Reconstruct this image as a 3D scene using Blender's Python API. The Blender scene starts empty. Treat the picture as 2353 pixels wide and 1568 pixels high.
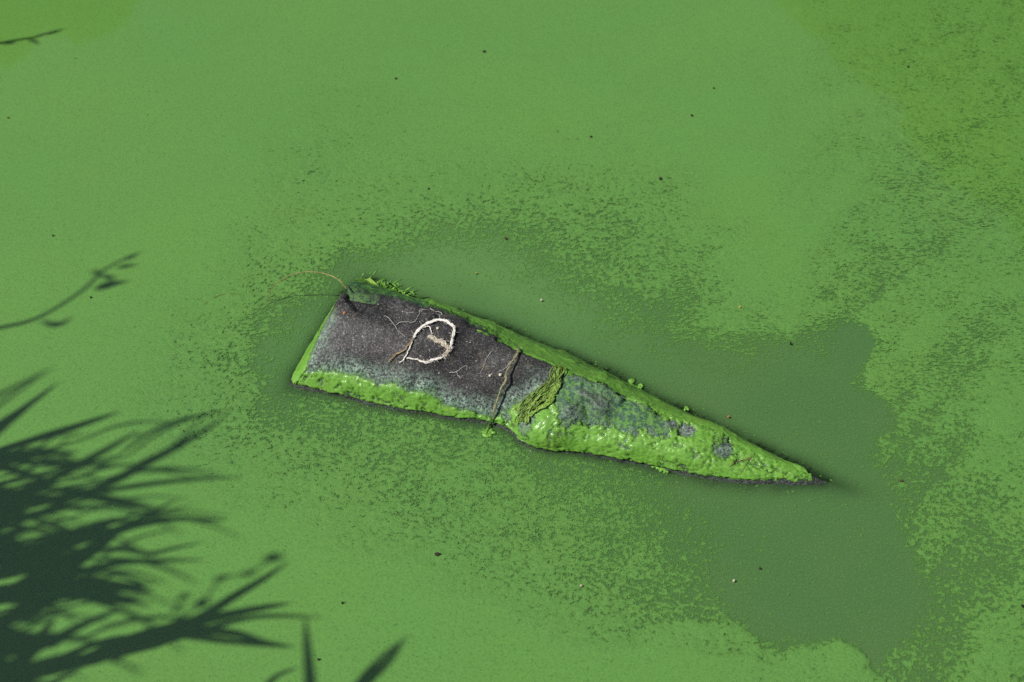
import bpy, math, random
import numpy as np
from mathutils import Vector

random.seed(7)
rng = np.random.default_rng(7)
scene = bpy.context.scene
COL = scene.collection
R = math.radians

# ------------------------------------------------------------------ camera
CAM_H, PITCH, LENS = 2.1, R(48.0), 50.0
CAM = np.array([0.0, -CAM_H / math.tan(PITCH), CAM_H])
cd = bpy.data.cameras.new('camera')
cam = bpy.data.objects.new('camera', cd)
COL.objects.link(cam)
cam.location = CAM
cam.rotation_euler = (math.pi / 2 - PITCH, 0, 0)
cd.lens = LENS
cd.sensor_width = 36.0
cd.clip_start = 0.05
cd.clip_end = 500
cd.dof.use_dof = True
cd.dof.focus_distance = 2.72
cd.dof.aperture_fstop = 3.6
scene.camera = cam

# ------------------------------------------------------------------ light
SUN_EL, SUN_AZ = R(50.0), R(18.0)        # azimuth: light heading, measured from +x towards +y
S = np.array([-math.cos(SUN_EL) * math.cos(SUN_AZ), -math.cos(SUN_EL) * math.sin(SUN_AZ), math.sin(SUN_EL)])
world = bpy.data.worlds.new('World')
scene.world = world
world.use_nodes = True
wn = world.node_tree
sky = wn.nodes.new('ShaderNodeTexSky')
sky.sky_type = 'NISHITA'
sky.sun_disc = False
sky.sun_elevation = SUN_EL
sky.sun_rotation = math.atan2(S[0], S[1])
sky.air_density = 1.0
sky.dust_density = 2.0
sky.ozone_density = 1.0
wn.links.new(sky.outputs[0], wn.nodes['Background'].inputs[0])
wn.nodes['Background'].inputs[1].default_value = 0.05
sd = bpy.data.lights.new('sun', 'SUN')
sd.energy = 5.0
sd.angle = R(0.53)
sd.color = (1.0, 0.96, 0.91)
sun = bpy.data.objects.new('sun', sd)
COL.objects.link(sun)
sun.location = (-6, -2, 8)
sun.rotation_euler = Vector(S).to_track_quat('Z', 'Y').to_euler()
scene.view_settings.view_transform = 'Standard'
scene.view_settings.look = 'None'
scene.view_settings.exposure = 0.0
scene.view_settings.gamma = 1.0
scene.view_settings.use_curve_mapping = False
scene.render.engine = 'CYCLES'
scene.cycles.max_bounces = 6
scene.cycles.transparent_max_bounces = 8
scene.cycles.use_denoising = False

# ------------------------------------------------------------------ picture <-> world helpers
PW, PH = 2353.0, 1568.0
KX, KY = 36.0 / LENS, 36.0 / LENS * PH / PW
FW = np.array([0, math.cos(PITCH), -math.sin(PITCH)])
UP = np.array([0, math.sin(PITCH), math.cos(PITCH)])
RT = np.array([1.0, 0, 0])


def ray(u, v):
    u = np.asarray(u, float); v = np.asarray(v, float)
    return FW + ((u / PW - .5) * KX)[..., None] * RT + ((.5 - v / PH) * KY)[..., None] * UP


def at(u, v, z=0.0):
    d = ray(u, v)
    t = (np.asarray(z, float) - CAM[2]) / d[..., 2]
    return CAM + d * t[..., None]


def pix(p):
    q = np.asarray(p, float) - CAM
    w = q @ FW
    w = np.where(w < 1e-3, 1e-3, w)
    return ((q @ RT) / w / KX + .5) * PW, (.5 - (q @ UP) / w / KY) * PH


c1 = lambda x, y: ((640 + x * .2975) * .9412, (640 + y * .2975) * .9412)
c2 = lambda x, y: ((1140 + x * .2975) * .9412, (800 + y * .2975) * .9412)
c4 = lambda x, y: (x * .36, 941.2 + y * .36)
c9 = lambda x, y: ((820 + x * .12755) * .9412, (660 + y * .12755) * .9412)

# ------------------------------------------------------------------ numpy noise
_perm = np.random.default_rng(3).permutation(256)
_perm = np.concatenate([_perm, _perm, _perm])
_g3 = np.random.default_rng(4).normal(size=(256, 3))
_g3 /= np.linalg.norm(_g3, axis=1)[:, None]


def perlin(p):
    i = np.floor(p).astype(int); f = p - i; i &= 255
    w = f * f * f * (f * (f * 6 - 15) + 10)
    out = 0
    for a in (0, 1):
        for b in (0, 1):
            for c in (0, 1):
                h = _perm[_perm[_perm[i[:, 0] + a] + i[:, 1] + b] + i[:, 2] + c]
                g = _g3[h]
                d = (g * (f - np.array([a, b, c]))).sum(1)
                out = out + d * (w[:, 0] if a else 1 - w[:, 0]) * (w[:, 1] if b else 1 - w[:, 1]) * (w[:, 2] if c else 1 - w[:, 2])
    return out


def fbm(p, scale, octs=4, rough=.5, off=0.0):
    p = np.asarray(p, float) * scale + off
    a, s, o = 1.0, 0.0, 0.0
    for _ in range(octs):
        o = o + a * perlin(p); s += a
        p = p * 2.03 + 17.3; a *= rough
    return o / s * 1.6


def sstep(a, b, x):
    t = np.clip((x - a) / (b - a), 0, 1)
    return t * t * (3 - 2 * t)


def poly_sd(px, py, poly):
    """signed distance to polygon, positive inside"""
    poly = np.asarray(poly, float)
    d = np.full(px.shape, 1e18); ins = np.zeros(px.shape, bool)
    n = len(poly)
    for k in range(n):
        a, b = poly[k], poly[(k + 1) % n]
        e = b - a
        t = np.clip(((px - a[0]) * e[0] + (py - a[1]) * e[1]) / (e @ e + 1e-12), 0, 1)
        d = np.minimum(d, (px - a[0] - t * e[0]) ** 2 + (py - a[1] - t * e[1]) ** 2)
        c = ((a[1] > py) != (b[1] > py))
        if a[1] != b[1]:
            ins ^= c & (px < (b[0] - a[0]) * (py - a[1]) / (b[1] - a[1]) + a[0])
    d = np.sqrt(d)
    return np.where(ins, d, -d)


def crom(tab, x):
    """Catmull-Rom along axis 0 of tab at float index x"""
    n = len(tab)
    x = np.clip(x, 0, n - 1 - 1e-6)
    i = np.floor(x).astype(int); f = x - i
    g = lambda k: tab[np.clip(i + k, 0, n - 1)]
    f = f.reshape(f.shape + (1,) * (tab.ndim - 1))
    p0, p1, p2, p3 = g(-1), g(0), g(1), g(2)
    return .5 * (2 * p1 + (p2 - p0) * f + (2 * p0 - 5 * p1 + 4 * p2 - p3) * f * f + (3 * p1 - p0 - 3 * p2 + p3) * f ** 3)


# ------------------------------------------------------------------ mesh helpers
def new_mesh(name, verts, faces, mat=None, parent=None, smooth=True, attrs=None):
    me = bpy.data.meshes.new(name)
    verts = np.asarray(verts, np.float32)
    if isinstance(faces, np.ndarray):
        nf, k = faces.shape
        me.vertices.add(len(verts)); me.vertices.foreach_set('co', verts.ravel())
        me.loops.add(nf * k); me.loops.foreach_set('vertex_index', faces.astype(np.int32).ravel())
        me.polygons.add(nf)
        me.polygons.foreach_set('loop_start', np.arange(0, nf * k, k, dtype=np.int32))
        me.polygons.foreach_set('loop_total', np.full(nf, k, np.int32))
        me.update(calc_edges=True)
    else:
        me.from_pydata(verts.tolist(), [], faces)
        me.update()
    if smooth:
        me.polygons.foreach_set('use_smooth', np.ones(len(me.polygons), bool))
    for nm, arr in (attrs or {}).items():
        at_ = me.attributes.new(nm, 'FLOAT', 'POINT')
        at_.data.foreach_set('value', np.asarray(arr, np.float32))
    if mat:
        me.materials.append(mat)
    o = bpy.data.objects.new(name, me)
    COL.objects.link(o)
    if parent:
        o.parent = parent
    return o


def tag(o, label=None, cat=None, group=None, kind=None):
    if label: o['label'] = label
    if cat: o['category'] = cat
    if group: o['group'] = group
    if kind: o['kind'] = kind
    return o


def empty(name, loc=(0, 0, 0)):
    o = bpy.data.objects.new(name, None)
    o.empty_display_size = .05
    COL.objects.link(o)
    o.location = loc
    return o


def grid_faces(nr, nc):
    r, c = np.meshgrid(np.arange(nr - 1), np.arange(nc - 1), indexing='ij')
    a = (r * nc + c).ravel()
    return np.stack([a, a + 1, a + nc + 1, a + nc], 1)


class MB:
    def __init__(s): s.v = []; s.f = []

    def tube(s, pts, rad, sides=6):
        pts = np.asarray(pts, float); n = len(pts)
        rad = np.broadcast_to(np.asarray(rad, float), (n,))
        t = np.gradient(pts, axis=0); t /= np.linalg.norm(t, axis=1)[:, None] + 1e-12
        ref = np.array([0.31, .12, .94]); base = len(s.v)
        for k in range(n):
            a = np.cross(t[k], ref); a /= np.linalg.norm(a) + 1e-9
            b = np.cross(t[k], a)
            for j in range(sides):
                th = 2 * math.pi * j / sides
                s.v.append(pts[k] + rad[k] * (math.cos(th) * a + math.sin(th) * b))
        for k in range(n - 1):
            for j in range(sides):
                j2 = (j + 1) % sides
                s.f.append((base + k * sides + j, base + k * sides + j2, base + (k + 1) * sides + j2, base + (k + 1) * sides + j))
        s.f.append(tuple(base + j for j in range(sides))[::-1])
        s.f.append(tuple(base + (n - 1) * sides + j for j in range(sides)))
        return s

    def ribbon(s, pts, width, side, fold=.25, thick=0.0):
        """leaf blade: three points across, folded along the midrib"""
        pts = np.asarray(pts, float); n = len(pts); base = len(s.v)
        t = np.gradient(pts, axis=0)
        for k in range(n):
            sd_ = np.asarray(side[k] if np.ndim(side) > 1 else side, float)
            nn = np.cross(t[k], sd_); nn /= np.linalg.norm(nn) + 1e-9
            w = width[k] / 2
            s.v += [pts[k] - sd_ * w, pts[k] - nn * w * fold, pts[k] + sd_ * w]
        for k in range(n - 1):
            for j in (0, 1):
                a = base + 3 * k + j
                s.f.append((a, a + 1, a + 4, a + 3))
        return s

    def blob(s, c, r, seed=0, rings=5, segs=8, jag=.3):
        rr = random.Random(seed); base = len(s.v)
        c = np.asarray(c, float); r = np.asarray(r, float)
        s.v.append(c + [0, 0, -r[2]])
        for i in range(1, rings):
            ph = math.pi * i / rings
            for j in range(segs):
                th = 2 * math.pi * j / segs
                m = 1 + rr.uniform(-jag, jag)
                s.v.append(c + r * m * np.array([math.sin(ph) * math.cos(th), math.sin(ph) * math.sin(th), -math.cos(ph)]))
        s.v.append(c + [0, 0, r[2]])
        for j in range(segs):
            s.f.append((base, base + 1 + (j + 1) % segs, base + 1 + j))
            for i in range(rings - 2):
                a = base + 1 + i * segs
                s.f.append((a + j, a + (j + 1) % segs, a + segs + (j + 1) % segs, a + segs + j))
            a = base + 1 + (rings - 2) * segs
            s.f.append((a + j, a + (j + 1) % segs, len(s.v) - 1))
        return s

    def build(s, name, mat, parent=None, smooth=True):
        return new_mesh(name, np.array(s.v), s.f, mat, parent, smooth)


def spline(pts, n):
    pts = np.asarray(pts, float)
    return crom(pts, np.linspace(0, len(pts) - 1, n))


# ------------------------------------------------------------------ node helpers
class NT:
    def __init__(s, name):
        s.m = bpy.data.materials.new(name); s.m.use_nodes = True
        s.t = s.m.node_tree; s.bsdf = s.t.nodes['Principled BSDF']; s.out = s.t.nodes['Material Output']

    def n(s, typ, **kw):
        nd = s.t.nodes.new(typ)
        for k, v in kw.items(): setattr(nd, k, v)
        return nd

    def set(s, sock, v):
        if isinstance(v, bpy.types.NodeSocket): s.t.links.new(v, sock)
        elif isinstance(v, (tuple, list)) and sock.type == 'RGBA': sock.default_value = tuple(v) + ((1,) if len(v) == 3 else ())
        else: sock.default_value = v

    def math(s, op, a, b=0.0, c=None, clamp=False):
        nd = s.n('ShaderNodeMath', operation=op, use_clamp=clamp)
        s.set(nd.inputs[0], a); s.set(nd.inputs[1], b)
        if c is not None: s.set(nd.inputs[2], c)
        return nd.outputs[0]

    def mrange(s, x, a, b, c=0.0, d=1.0, smooth=True):
        nd = s.n('ShaderNodeMapRange', interpolation_type='SMOOTHSTEP' if smooth else 'LINEAR')
        for i, v in enumerate((x, a, b, c, d)): s.set(nd.inputs[i], v)
        return nd.outputs[0]

    def mix(s, f, a, b):
        nd = s.n('ShaderNodeMix', data_type='RGBA')
        s.set(nd.inputs[0], f); s.set(nd.inputs[6], a); s.set(nd.inputs[7], b)
        return nd.outputs[2]

    def noise(s, scale, detail=4, rough=.55, dist=0.0, vec=None, norm=True):
        nd = s.n('ShaderNodeTexNoise', normalize=norm)
        nd.inputs['Scale'].default_value = scale; nd.inputs['Detail'].default_value = detail
        nd.inputs['Roughness'].default_value = rough; nd.inputs['Distortion'].default_value = dist
        s.set(nd.inputs['Vector'], vec if vec is not None else s.obj())
        return nd.outputs['Fac']

    def vor(s, scale, vec=None, feat='F1', out='Distance', rand=1.0):
        nd = s.n('ShaderNodeTexVoronoi', feature=feat)
        nd.inputs['Scale'].default_value = scale; nd.inputs['Randomness'].default_value = rand
        s.set(nd.inputs['Vector'], vec if vec is not None else s.obj())
        return nd.outputs[out]

    def obj(s):
        if not hasattr(s, '_o'): s._o = s.n('ShaderNodeTexCoord').outputs['Object']
        return s._o

    def map(s, rot=(0, 0, 0), scale=(1, 1, 1), loc=(0, 0, 0), vec=None):
        nd = s.n('ShaderNodeMapping')
        s.set(nd.inputs['Vector'], vec if vec is not None else s.obj())
        nd.inputs['Rotation'].default_value = rot; nd.inputs['Scale'].default_value = scale; nd.inputs['Location'].default_value = loc
        return nd.outputs[0]

    def attr(s, name):
        return s.n('ShaderNodeAttribute', attribute_name=name).outputs['Fac']

    def bump(s, h, strength=1.0, dist=.002, normal=None):
        nd = s.n('ShaderNodeBump')
        s.set(nd.inputs['Height'], h); s.set(nd.inputs['Strength'], strength); s.set(nd.inputs['Distance'], dist)
        if normal is not None: s.set(nd.inputs['Normal'], normal)
        return nd.outputs[0]

    def up(s):
        nd = s.n('ShaderNodeCombineXYZ'); nd.inputs[2].default_value = 1.0
        return nd.outputs[0]

    def p(s, **kw):
        for k, v in kw.items(): s.set(s.bsdf.inputs[k.replace('_', ' ')], v)


ALGAE = (.112, .285, .030)


def mat_scum():
    t = NT('algae_scum')
    d = t.attr('dens')
    wn_ = t.n('ShaderNodeTexNoise'); wn_.inputs['Scale'].default_value = 4.5; wn_.inputs['Detail'].default_value = 1; t.set(wn_.inputs['Vector'], t.obj())
    sub = t.n('ShaderNodeVectorMath', operation='MULTIPLY_ADD'); t.set(sub.inputs[0], wn_.outputs['Color'])
    sub.inputs[1].default_value = (.07, .07, 0); t.set(sub.inputs[2], t.obj())
    t._o2 = sub.outputs[0]
    v = t.map(rot=(0, 0, R(12)), scale=(.85, 1.0, 1), vec=t._o2)
    v2 = t.map(rot=(0, 0, R(18)), scale=(.62, 1.25, 1), vec=t._o2)
    st = t.attr('streak')
    na = t.noise(112, 8, .74, .2, v)
    nb = t.noise(160, 8, .73, .2, v2)
    n1 = t.math('ADD', t.math('MULTIPLY', na, t.math('SUBTRACT', 1.0, st)), t.math('MULTIPLY', nb, st))
    n0 = t.noise(26, 3, .55, .3, v)
    n1 = t.math('ADD', t.math('MULTIPLY', n1, .86), t.math('MULTIPLY', n0, .14))
    n1 = t.math('ADD', t.math('MULTIPLY', t.math('SUBTRACT', n1, .5), 4.4), .5)
    n2 = t.noise(420, 3, .7)
    n2 = t.math('ADD', t.math('MULTIPLY', t.math('SUBTRACT', n2, .5), 3.4), .5)
    dust = t.attr('dust')
    wf = t.math('ADD', .23, t.math('MULTIPLY', dust, .30))
    n = t.math('ADD', t.math('MULTIPLY', n1, t.math('SUBTRACT', 1.0, wf)), t.math('MULTIPLY', n2, wf))
    th = t.math('SUBTRACT', t.math('MULTIPLY', d, 1.45), .36)
    g = t.math('SUBTRACT', th, n)
    cover = t.mrange(g, -.15, .15)
    # single floating grains in the open water
    cell = t.vor(330, out='Distance')
    pick = t.n('ShaderNodeTexVoronoi'); pick.inputs['Scale'].default_value = 330; t.set(pick.inputs['Vector'], t.obj())
    sel = t.n('ShaderNodeSeparateColor'); t.set(sel.inputs[0], pick.outputs['Color'])
    clump = t.noise(16, 4, .6)
    dotd = t.math('ADD', t.math('MULTIPLY_ADD', d, .75, .05), t.math('MULTIPLY', t.math('SUBTRACT', clump, .5), .9))
    dots = t.math('MULTIPLY', t.mrange(cell, .42, .26), t.math('LESS_THAN', sel.outputs[0], dotd))
    big = t.n('ShaderNodeTexVoronoi'); big.inputs['Scale'].default_value = 110; t.set(big.inputs['Vector'], t.map(scale=(1, 1, 1), loc=(3, 5, 0)))
    bsel = t.n('ShaderNodeSeparateColor'); t.set(bsel.inputs[0], big.outputs['Color'])
    bdist = t.math('ADD', big.outputs['Distance'], t.math('MULTIPLY', t.math('SUBTRACT', n2, .5), .22))
    bdots = t.math('MULTIPLY', t.mrange(bdist, .30, .20), t.math('LESS_THAN', bsel.outputs[0], .075))
    dots = t.math('MAXIMUM', dots, bdots)
    alpha = t.math('MAXIMUM', cover, t.math('MULTIPLY', dots, .85), clamp=True)
    # fine dark crackle inside the dense felt
    fine = t.noise(260, 5, .75, .6)
    mid0 = t.noise(5, 3, .5)
    crack = t.math('MULTIPLY', t.mrange(fine, .42, .33), t.mrange(mid0, .35, .6, .25, .75))
    big_c = t.noise(2.2, 3, .5)
    mid_c = t.noise(9, 4, .55)
    col = t.mix(t.mrange(big_c, .35, .68), (.119, .288, .053), (.127, .296, .050))
    col = t.mix(t.math('MULTIPLY', t.mrange(mid_c, .4, .75), .22), col, (.116, .250, .042))
    col = t.mix(t.mrange(g, -.1, .3), (.108, .262, .042), col)
    col = t.mix(t.mrange(fine, .36, .60, .5, 0.0), col, (.060, .170, .030))
    col = t.mix(crack, col, (.035, .105, .018))
    t.p(Base_Color=col, Roughness=.55, Specular_IOR_Level=.15, Alpha=alpha,
        Coat_Weight=1.0, Coat_Roughness=.03, Coat_IOR=1.95)
    h = t.math('ADD', t.math('MULTIPLY', t.mrange(g, -.1, .9, smooth=False), 1.0), t.math('MULTIPLY', fine, .10))
    h = t.math('ADD', h, t.math('MULTIPLY', n2, .06))
    t.p(Normal=t.bump(h, t.math('ADD', t.math('MULTIPLY', d, .12), t.math('MULTIPLY', t.attr('relief'), .25)), .0045))
    t.set(t.bsdf.inputs['Coat Normal'], t.up())
    return t.m


def mat_water():
    t = NT('murky_water')
    clear = t.attr('clear')
    n = t.noise(3.5, 3, .5)
    f = t.noise(280, 4, .8)
    milk = t.attr('milk')
    col = t.mix(t.mrange(n, .35, .7), (.060, .144, .042), (.070, .150, .044))
    col = t.mix(t.math('MULTIPLY', t.mrange(f, .53, .62), .8), col, (.11, .225, .065))
    col = t.mix(t.math('MULTIPLY', milk, t.mrange(t.noise(14, 4, .55), .25, .6, .75, 1.0)), col, (.100, .218, .060))
    t.p(Base_Color=col, Roughness=.35, Specular_IOR_Level=.1, Coat_Weight=1.0, Coat_Roughness=.03, Coat_IOR=1.55)
    t.p(Normal=t.bump(f, .3, .002))
    t.set(t.bsdf.inputs['Coat Normal'], t.up())
    tr = t.n('ShaderNodeBsdfTransparent'); tr.inputs[0].default_value = (.75, .85, .75, 1)
    gl = t.n('ShaderNodeBsdfGlossy'); gl.inputs['Roughness'].default_value = .03
    t.set(gl.inputs['Normal'], t.up())
    fr = t.n('ShaderNodeFresnel'); fr.inputs[0].default_value = 1.36
    wet = t.n('ShaderNodeMixShader'); t.t.links.new(fr.outputs[0], wet.inputs[0]); t.t.links.new(tr.outputs[0], wet.inputs[1]); t.t.links.new(gl.outputs[0], wet.inputs[2])
    mx = t.n('ShaderNodeMixShader')
    t.t.links.new(clear, mx.inputs[0]); t.t.links.new(t.bsdf.outputs[0], mx.inputs[1]); t.t.links.new(wet.outputs[0], mx.inputs[2])
    t.t.links.new(mx.outputs[0], t.out.inputs[0])
    return t.m


def mat_stone():
    t = NT('weathered_stone')
    crust = t.attr('crust'); film = t.attr('film'); pale = t.attr('pale'); wet = t.attr('wet')
    big = t.noise(11, 6, .62, .4, t.map(rot=(0, 0, R(-22)), scale=(.6, 1.5, 1)))
    g1 = t.noise(330, 5, .8)
    g2 = t.noise(900, 2, .6)
    grain = t.math('ADD', t.math('MULTIPLY', g1, .65), t.math('MULTIPLY', g2, .35))
    bp = t.math('ADD', t.math('MULTIPLY', big, .75), t.math('MULTIPLY', pale, .28))
    base = t.mix(t.mrange(bp, .28, .66), (.014, .014, .0145), (.074, .073, .072))
    col = t.mix(t.math('MULTIPLY', t.mrange(grain, .515, .60), t.mrange(bp, .28, .66, .4, 1.0)), base, (.34, .335, .335))
    col = t.mix(t.math('MULTIPLY', t.mrange(grain, .46, .36), .8), col, (.012, .011, .013))
    warm = t.noise(30, 4, .6)
    col = t.mix(t.math('MULTIPLY', t.mrange(warm, .60, .72), .35), col, (.17, .13, .085))
    sp = t.n('ShaderNodeTexVoronoi'); sp.inputs['Scale'].default_value = 170; t.set(sp.inputs['Vector'], t.obj())
    ss = t.n('ShaderNodeSeparateColor'); t.set(ss.inputs[0], sp.outputs['Color'])
    fleck = t.math('MULTIPLY', t.mrange(sp.outputs['Distance'], .26, .12), t.math('LESS_THAN', ss.outputs[0], .06))
    col = t.mix(fleck, col, (.42, .40, .36))
    # pale blue-green dried crust near the algae
    cg = t.noise(210, 5, .8, .5)
    cf = t.math('MULTIPLY', t.mrange(cg, .455, .535), crust)
    cc = t.mix(t.noise(60, 3, .6), (.11, .24, .14), (.52, .68, .58))
    col = t.mix(cf, col, cc)
    # thin wet film
    fg = t.noise(80, 6, .65, .8)
    ff = t.math('MULTIPLY', t.mrange(fg, .26, .44), film)
    fc = t.mix(t.mrange(t.noise(110, 5, .7), .46, .56), (.032, .100, .050), (.105, .26, .040))
    col = t.mix(ff, col, fc)
    col = t.mix(t.math('MULTIPLY', wet, .8), col, (.012, .014, .013))
    rough = t.mrange(t.math('MAXIMUM', ff, wet), 0.0, 1.0, .9, .3)
    t.p(Base_Color=col, Roughness=rough, Specular_IOR_Level=.35)
    h = t.math('ADD', t.math('MULTIPLY', grain, .7), t.math('MULTIPLY', cg, t.math('MULTIPLY', crust, 1.3)))
    h = t.math('ADD', h, t.math('MULTIPLY', t.noise(120, 4, .6), .8))
    t.p(Normal=t.bump(h, .8, .0030))
    return t.m


def mat_coat():
    t = NT('wet_algae')
    n = t.noise(45, 5, .6)
    f = t.noise(380, 4, .7)
    thin = t.attr('thin')
    col = t.mix(t.mrange(n, .35, .7), (.135, .330, .038), (.168, .378, .050))
    y = t.noise(22, 3, .5)
    col = t.mix(t.math('MULTIPLY', t.mrange(y, .58, .75), .5), col, (.20, .33, .035))
    m2 = t.noise(52, 6, .68, .4, t.map(rot=(0, 0, R(-24)), scale=(.7, 1.4, 1)))
    col = t.mix(t.math('MULTIPLY', t.mrange(m2, .52, .68), .40), col, (.062, .185, .026))
    col = t.mix(t.math('MULTIPLY', thin, t.mrange(m2, .3, .55, .3, 1.0)), col, (.055, .145, .022))
    al = t.math('SUBTRACT', 1.0, t.mrange(t.math('SUBTRACT', t.math('MULTIPLY', thin, 1.05), t.math('ADD', t.math('MULTIPLY', t.math('SUBTRACT', f, .5), 2.6), .5)), .0, .25))
    t.p(Base_Color=col, Roughness=.42, Specular_IOR_Level=.35, Alpha=al, Coat_Weight=.24, Coat_Roughness=.13, Coat_IOR=1.38)
    cr = t.noise(70, 6, .7, 1.2, t.map(rot=(0, 0, R(-24)), scale=(.6, 1.5, 1)))
    cr = t.math('ABSOLUTE', t.math('SUBTRACT', cr, .5))
    crease = t.mrange(cr, .0, .035)
    col = t.mix(t.math('MULTIPLY', t.math('SUBTRACT', 1.0, crease), .38), col, (.035, .105, .018))
    col = t.mix(t.mrange(t.noise(240, 4, .75), .36, .30), col, (.030, .085, .016))
    t.set(t.bsdf.inputs['Base Color'], col)
    h = t.math('ADD', t.math('MULTIPLY', t.noise(75, 5, .6), .9), t.math('MULTIPLY', f, .22))
    h = t.math('ADD', h, t.math('MULTIPLY', crease, .35))
    nb = t.bump(h, .38, .0026)
    t.p(Normal=nb)
    t.set(t.bsdf.inputs['Coat Normal'], t.bump(t.noise(48, 4, .6), .42, .007))
    return t.m


def mat_simple(name, a, b, scale=200, rough=.7, bump=0.0, sub=0.0):
    t = NT(name)
    n = t.noise(scale, 4, .65)
    t.p(Base_Color=t.mix(t.mrange(n, .35, .65), a, b), Roughness=rough, Specular_IOR_Level=.3)
    if bump: t.p(Normal=t.bump(n, .6, bump))
    return t.m


M = dict(
    scum=mat_scum(), water=mat_water(), stone=mat_stone(), coat=mat_coat(),
    string=mat_simple('bleached_fibre', (.62, .58, .52), (.88, .85, .80), 500, .85, .0006),
    fluff=mat_simple('rotten_fibre', (.36, .31, .23), (.74, .69, .58), 500, .9, .0006),
    tail=mat_simple('brown_fibre', (.20, .13, .06), (.42, .32, .18), 300, .85, .0006),
    hair=mat_simple('pale_rootlet', (.32, .30, .27), (.55, .52, .48), 300, .85),
    cord=mat_simple('mossy_cord', (.13, .13, .06), (.34, .32, .18), 260, .85, .001),
    cordgreen=mat_simple('slimy_cord', (.04, .10, .015), (.09, .20, .03), 200, .35, .001),
    weed=mat_simple('matted_weed', (.03, .05, .010), (.13, .21, .035), 120, .35, .0015),
    weedlight=mat_simple('matted_weed_pale', (.12, .24, .03), (.24, .36, .07), 200, .35, .001),
    stem=mat_simple('dry_stem', (.16, .13, .05), (.30, .26, .10), 60, .6),
    brownstem=mat_simple('rotten_stem', (.045, .03, .012), (.09, .055, .02), 90, .7),
    dark=mat_simple('dark_fragment', (.008, .010, .006), (.03, .028, .015), 200, .8),
    brown=mat_simple('brown_fragment', (.05, .02, .01), (.11, .06, .03), 200, .8),
    pale=mat_simple('pale_fragment', (.42, .40, .26), (.60, .56, .40), 200, .7),
    orange=mat_simple('orange_fragment', (.28, .12, .04), (.40, .20, .08), 200, .7),
    seed=mat_simple('yellow_seed', (.30, .26, .04), (.42, .36, .08), 200, .6),
    reed=mat_simple('reed_leaf', (.045, .10, .02), (.08, .15, .03), 30, .5),
    reedstem=mat_simple('reed_stem', (.10, .13, .04), (.17, .18, .07), 30, .6),
    bark=mat_simple('bark', (.05, .04, .03), (.12, .10, .075), 14, .9, .01),
    leaf=mat_simple('tree_leaf', (.008, .022, .005), (.020, .042, .009), 3, .55),
    soil=mat_simple('bank_soil', (.05, .045, .025), (.10, .085, .05), 6, .95, .01),
    bed=mat_simple('pond_mud', (.02, .02, .014), (.035, .033, .02), 8, .95),
    grass=mat_simple('bank_grass', (.05, .11, .02), (.11, .17, .04), 4, .6),
)

# ================================================================== the block of stone in the water
# stations along its length: (waterline front, shelf top, ridge, waterline back, ridge height)
ST = [  # outer foot of the left end face
    ((664, 886), (667, 868), (790, 672), (836, 642), 0.0),
    ((676, 889), (706, 846), (788, 668), (848, 645), .135),
    ((760, 906), (772, 868), (870, 686), (940, 690), .135),
    ((860, 929), (872, 890), (985, 713), (1030, 714), .128),
    ((970, 951), (984, 914), (1080, 750), (1108, 736), .120),
    ((1080, 968), (1092, 943), (1180, 804), (1200, 776), .110),
    ((1172, 984), (1176, 962), (1270, 845), (1302, 816), .098),
    ((1226, 1020), (1228, 996), (1360, 880), (1402, 862), .084),
    ((1350, 1043), (1352, 1010), (1450, 922), (1500, 911), .068),
    ((1480, 1071), (1482, 1035), (1540, 958), (1592, 958), .055),
    ((1600, 1096), (1602, 1064), (1640, 992), (1684, 1003), .041),
    ((1720, 1111), (1722, 1084), (1735, 1040), (1768, 1042), .027),
    ((1810, 1114), (1812, 1095), (1815, 1074), (1836, 1074), .014),
    ((1876, 1113), (1878, 1107), (1881, 1100), (1892, 1103), .0035),
    ((1948, 1137), (1949, 1135), (1950, 1133), (1953, 1133), -.012),
    ((2010, 1160), (2011, 1158), (2012, 1156), (2014, 1156), -.034),
]
secs = []
for k, (f0, f1, r, b, h) in enumerate(ST):
    zb = min(0.0, h)
    F0, B = at(*f0, zb), at(*b, zb)
    dz = max(f0[1] - f1[1], 1) * .000865 / math.cos(PITCH) * .72 if k > 0 else .004
    F1 = at(*f1, (min(dz, h * .6) if h > 0 else h))
    Rr = at(*r, h)
    out = F0 - B; out[2] = 0; out /= np.linalg.norm(out) + 1e-9
    if k == 0:
        F1 = at(*f1, .002); Rr = at(*r, .002)
    m1 = F1 * .62 + Rr * .38; m2 = F1 * .28 + Rr * .72
    mb = Rr * .5 + B * .5
    lift = .006 if h > .03 else 0.0
    secs.append([F0 + out * .05 - [0, 0, .16], F0 + out * .028 - [0, 0, .019], F0, F1, m1 + [0, 0, lift], m2 + [0, 0, lift * .6], Rr, mb + [0, 0, .15 * max(h, 0)], B, B - out * .016 - [0, 0, .028], B - out * .05 - [0, 0, .16]])
secs = np.array(secs)
# foot below the left end face
left = secs[0].copy(); left[:, 2] = -.03; left[:, 0] -= .018
left2 = secs[0].copy(); left2[:, 2] = -.16; left2[:, 0] -= .05
secs = np.concatenate([left2[None], left[None], secs])
NS, NV = 640, 300
seglen = np.linalg.norm(np.diff(secs[:, 4], axis=0), axis=1)
seglen = np.maximum(seglen, .03)
cum = np.concatenate([[0], np.cumsum(seglen)])
sidx = np.interp(np.linspace(0, cum[-1], NS), cum, np.arange(len(secs)))
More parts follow.
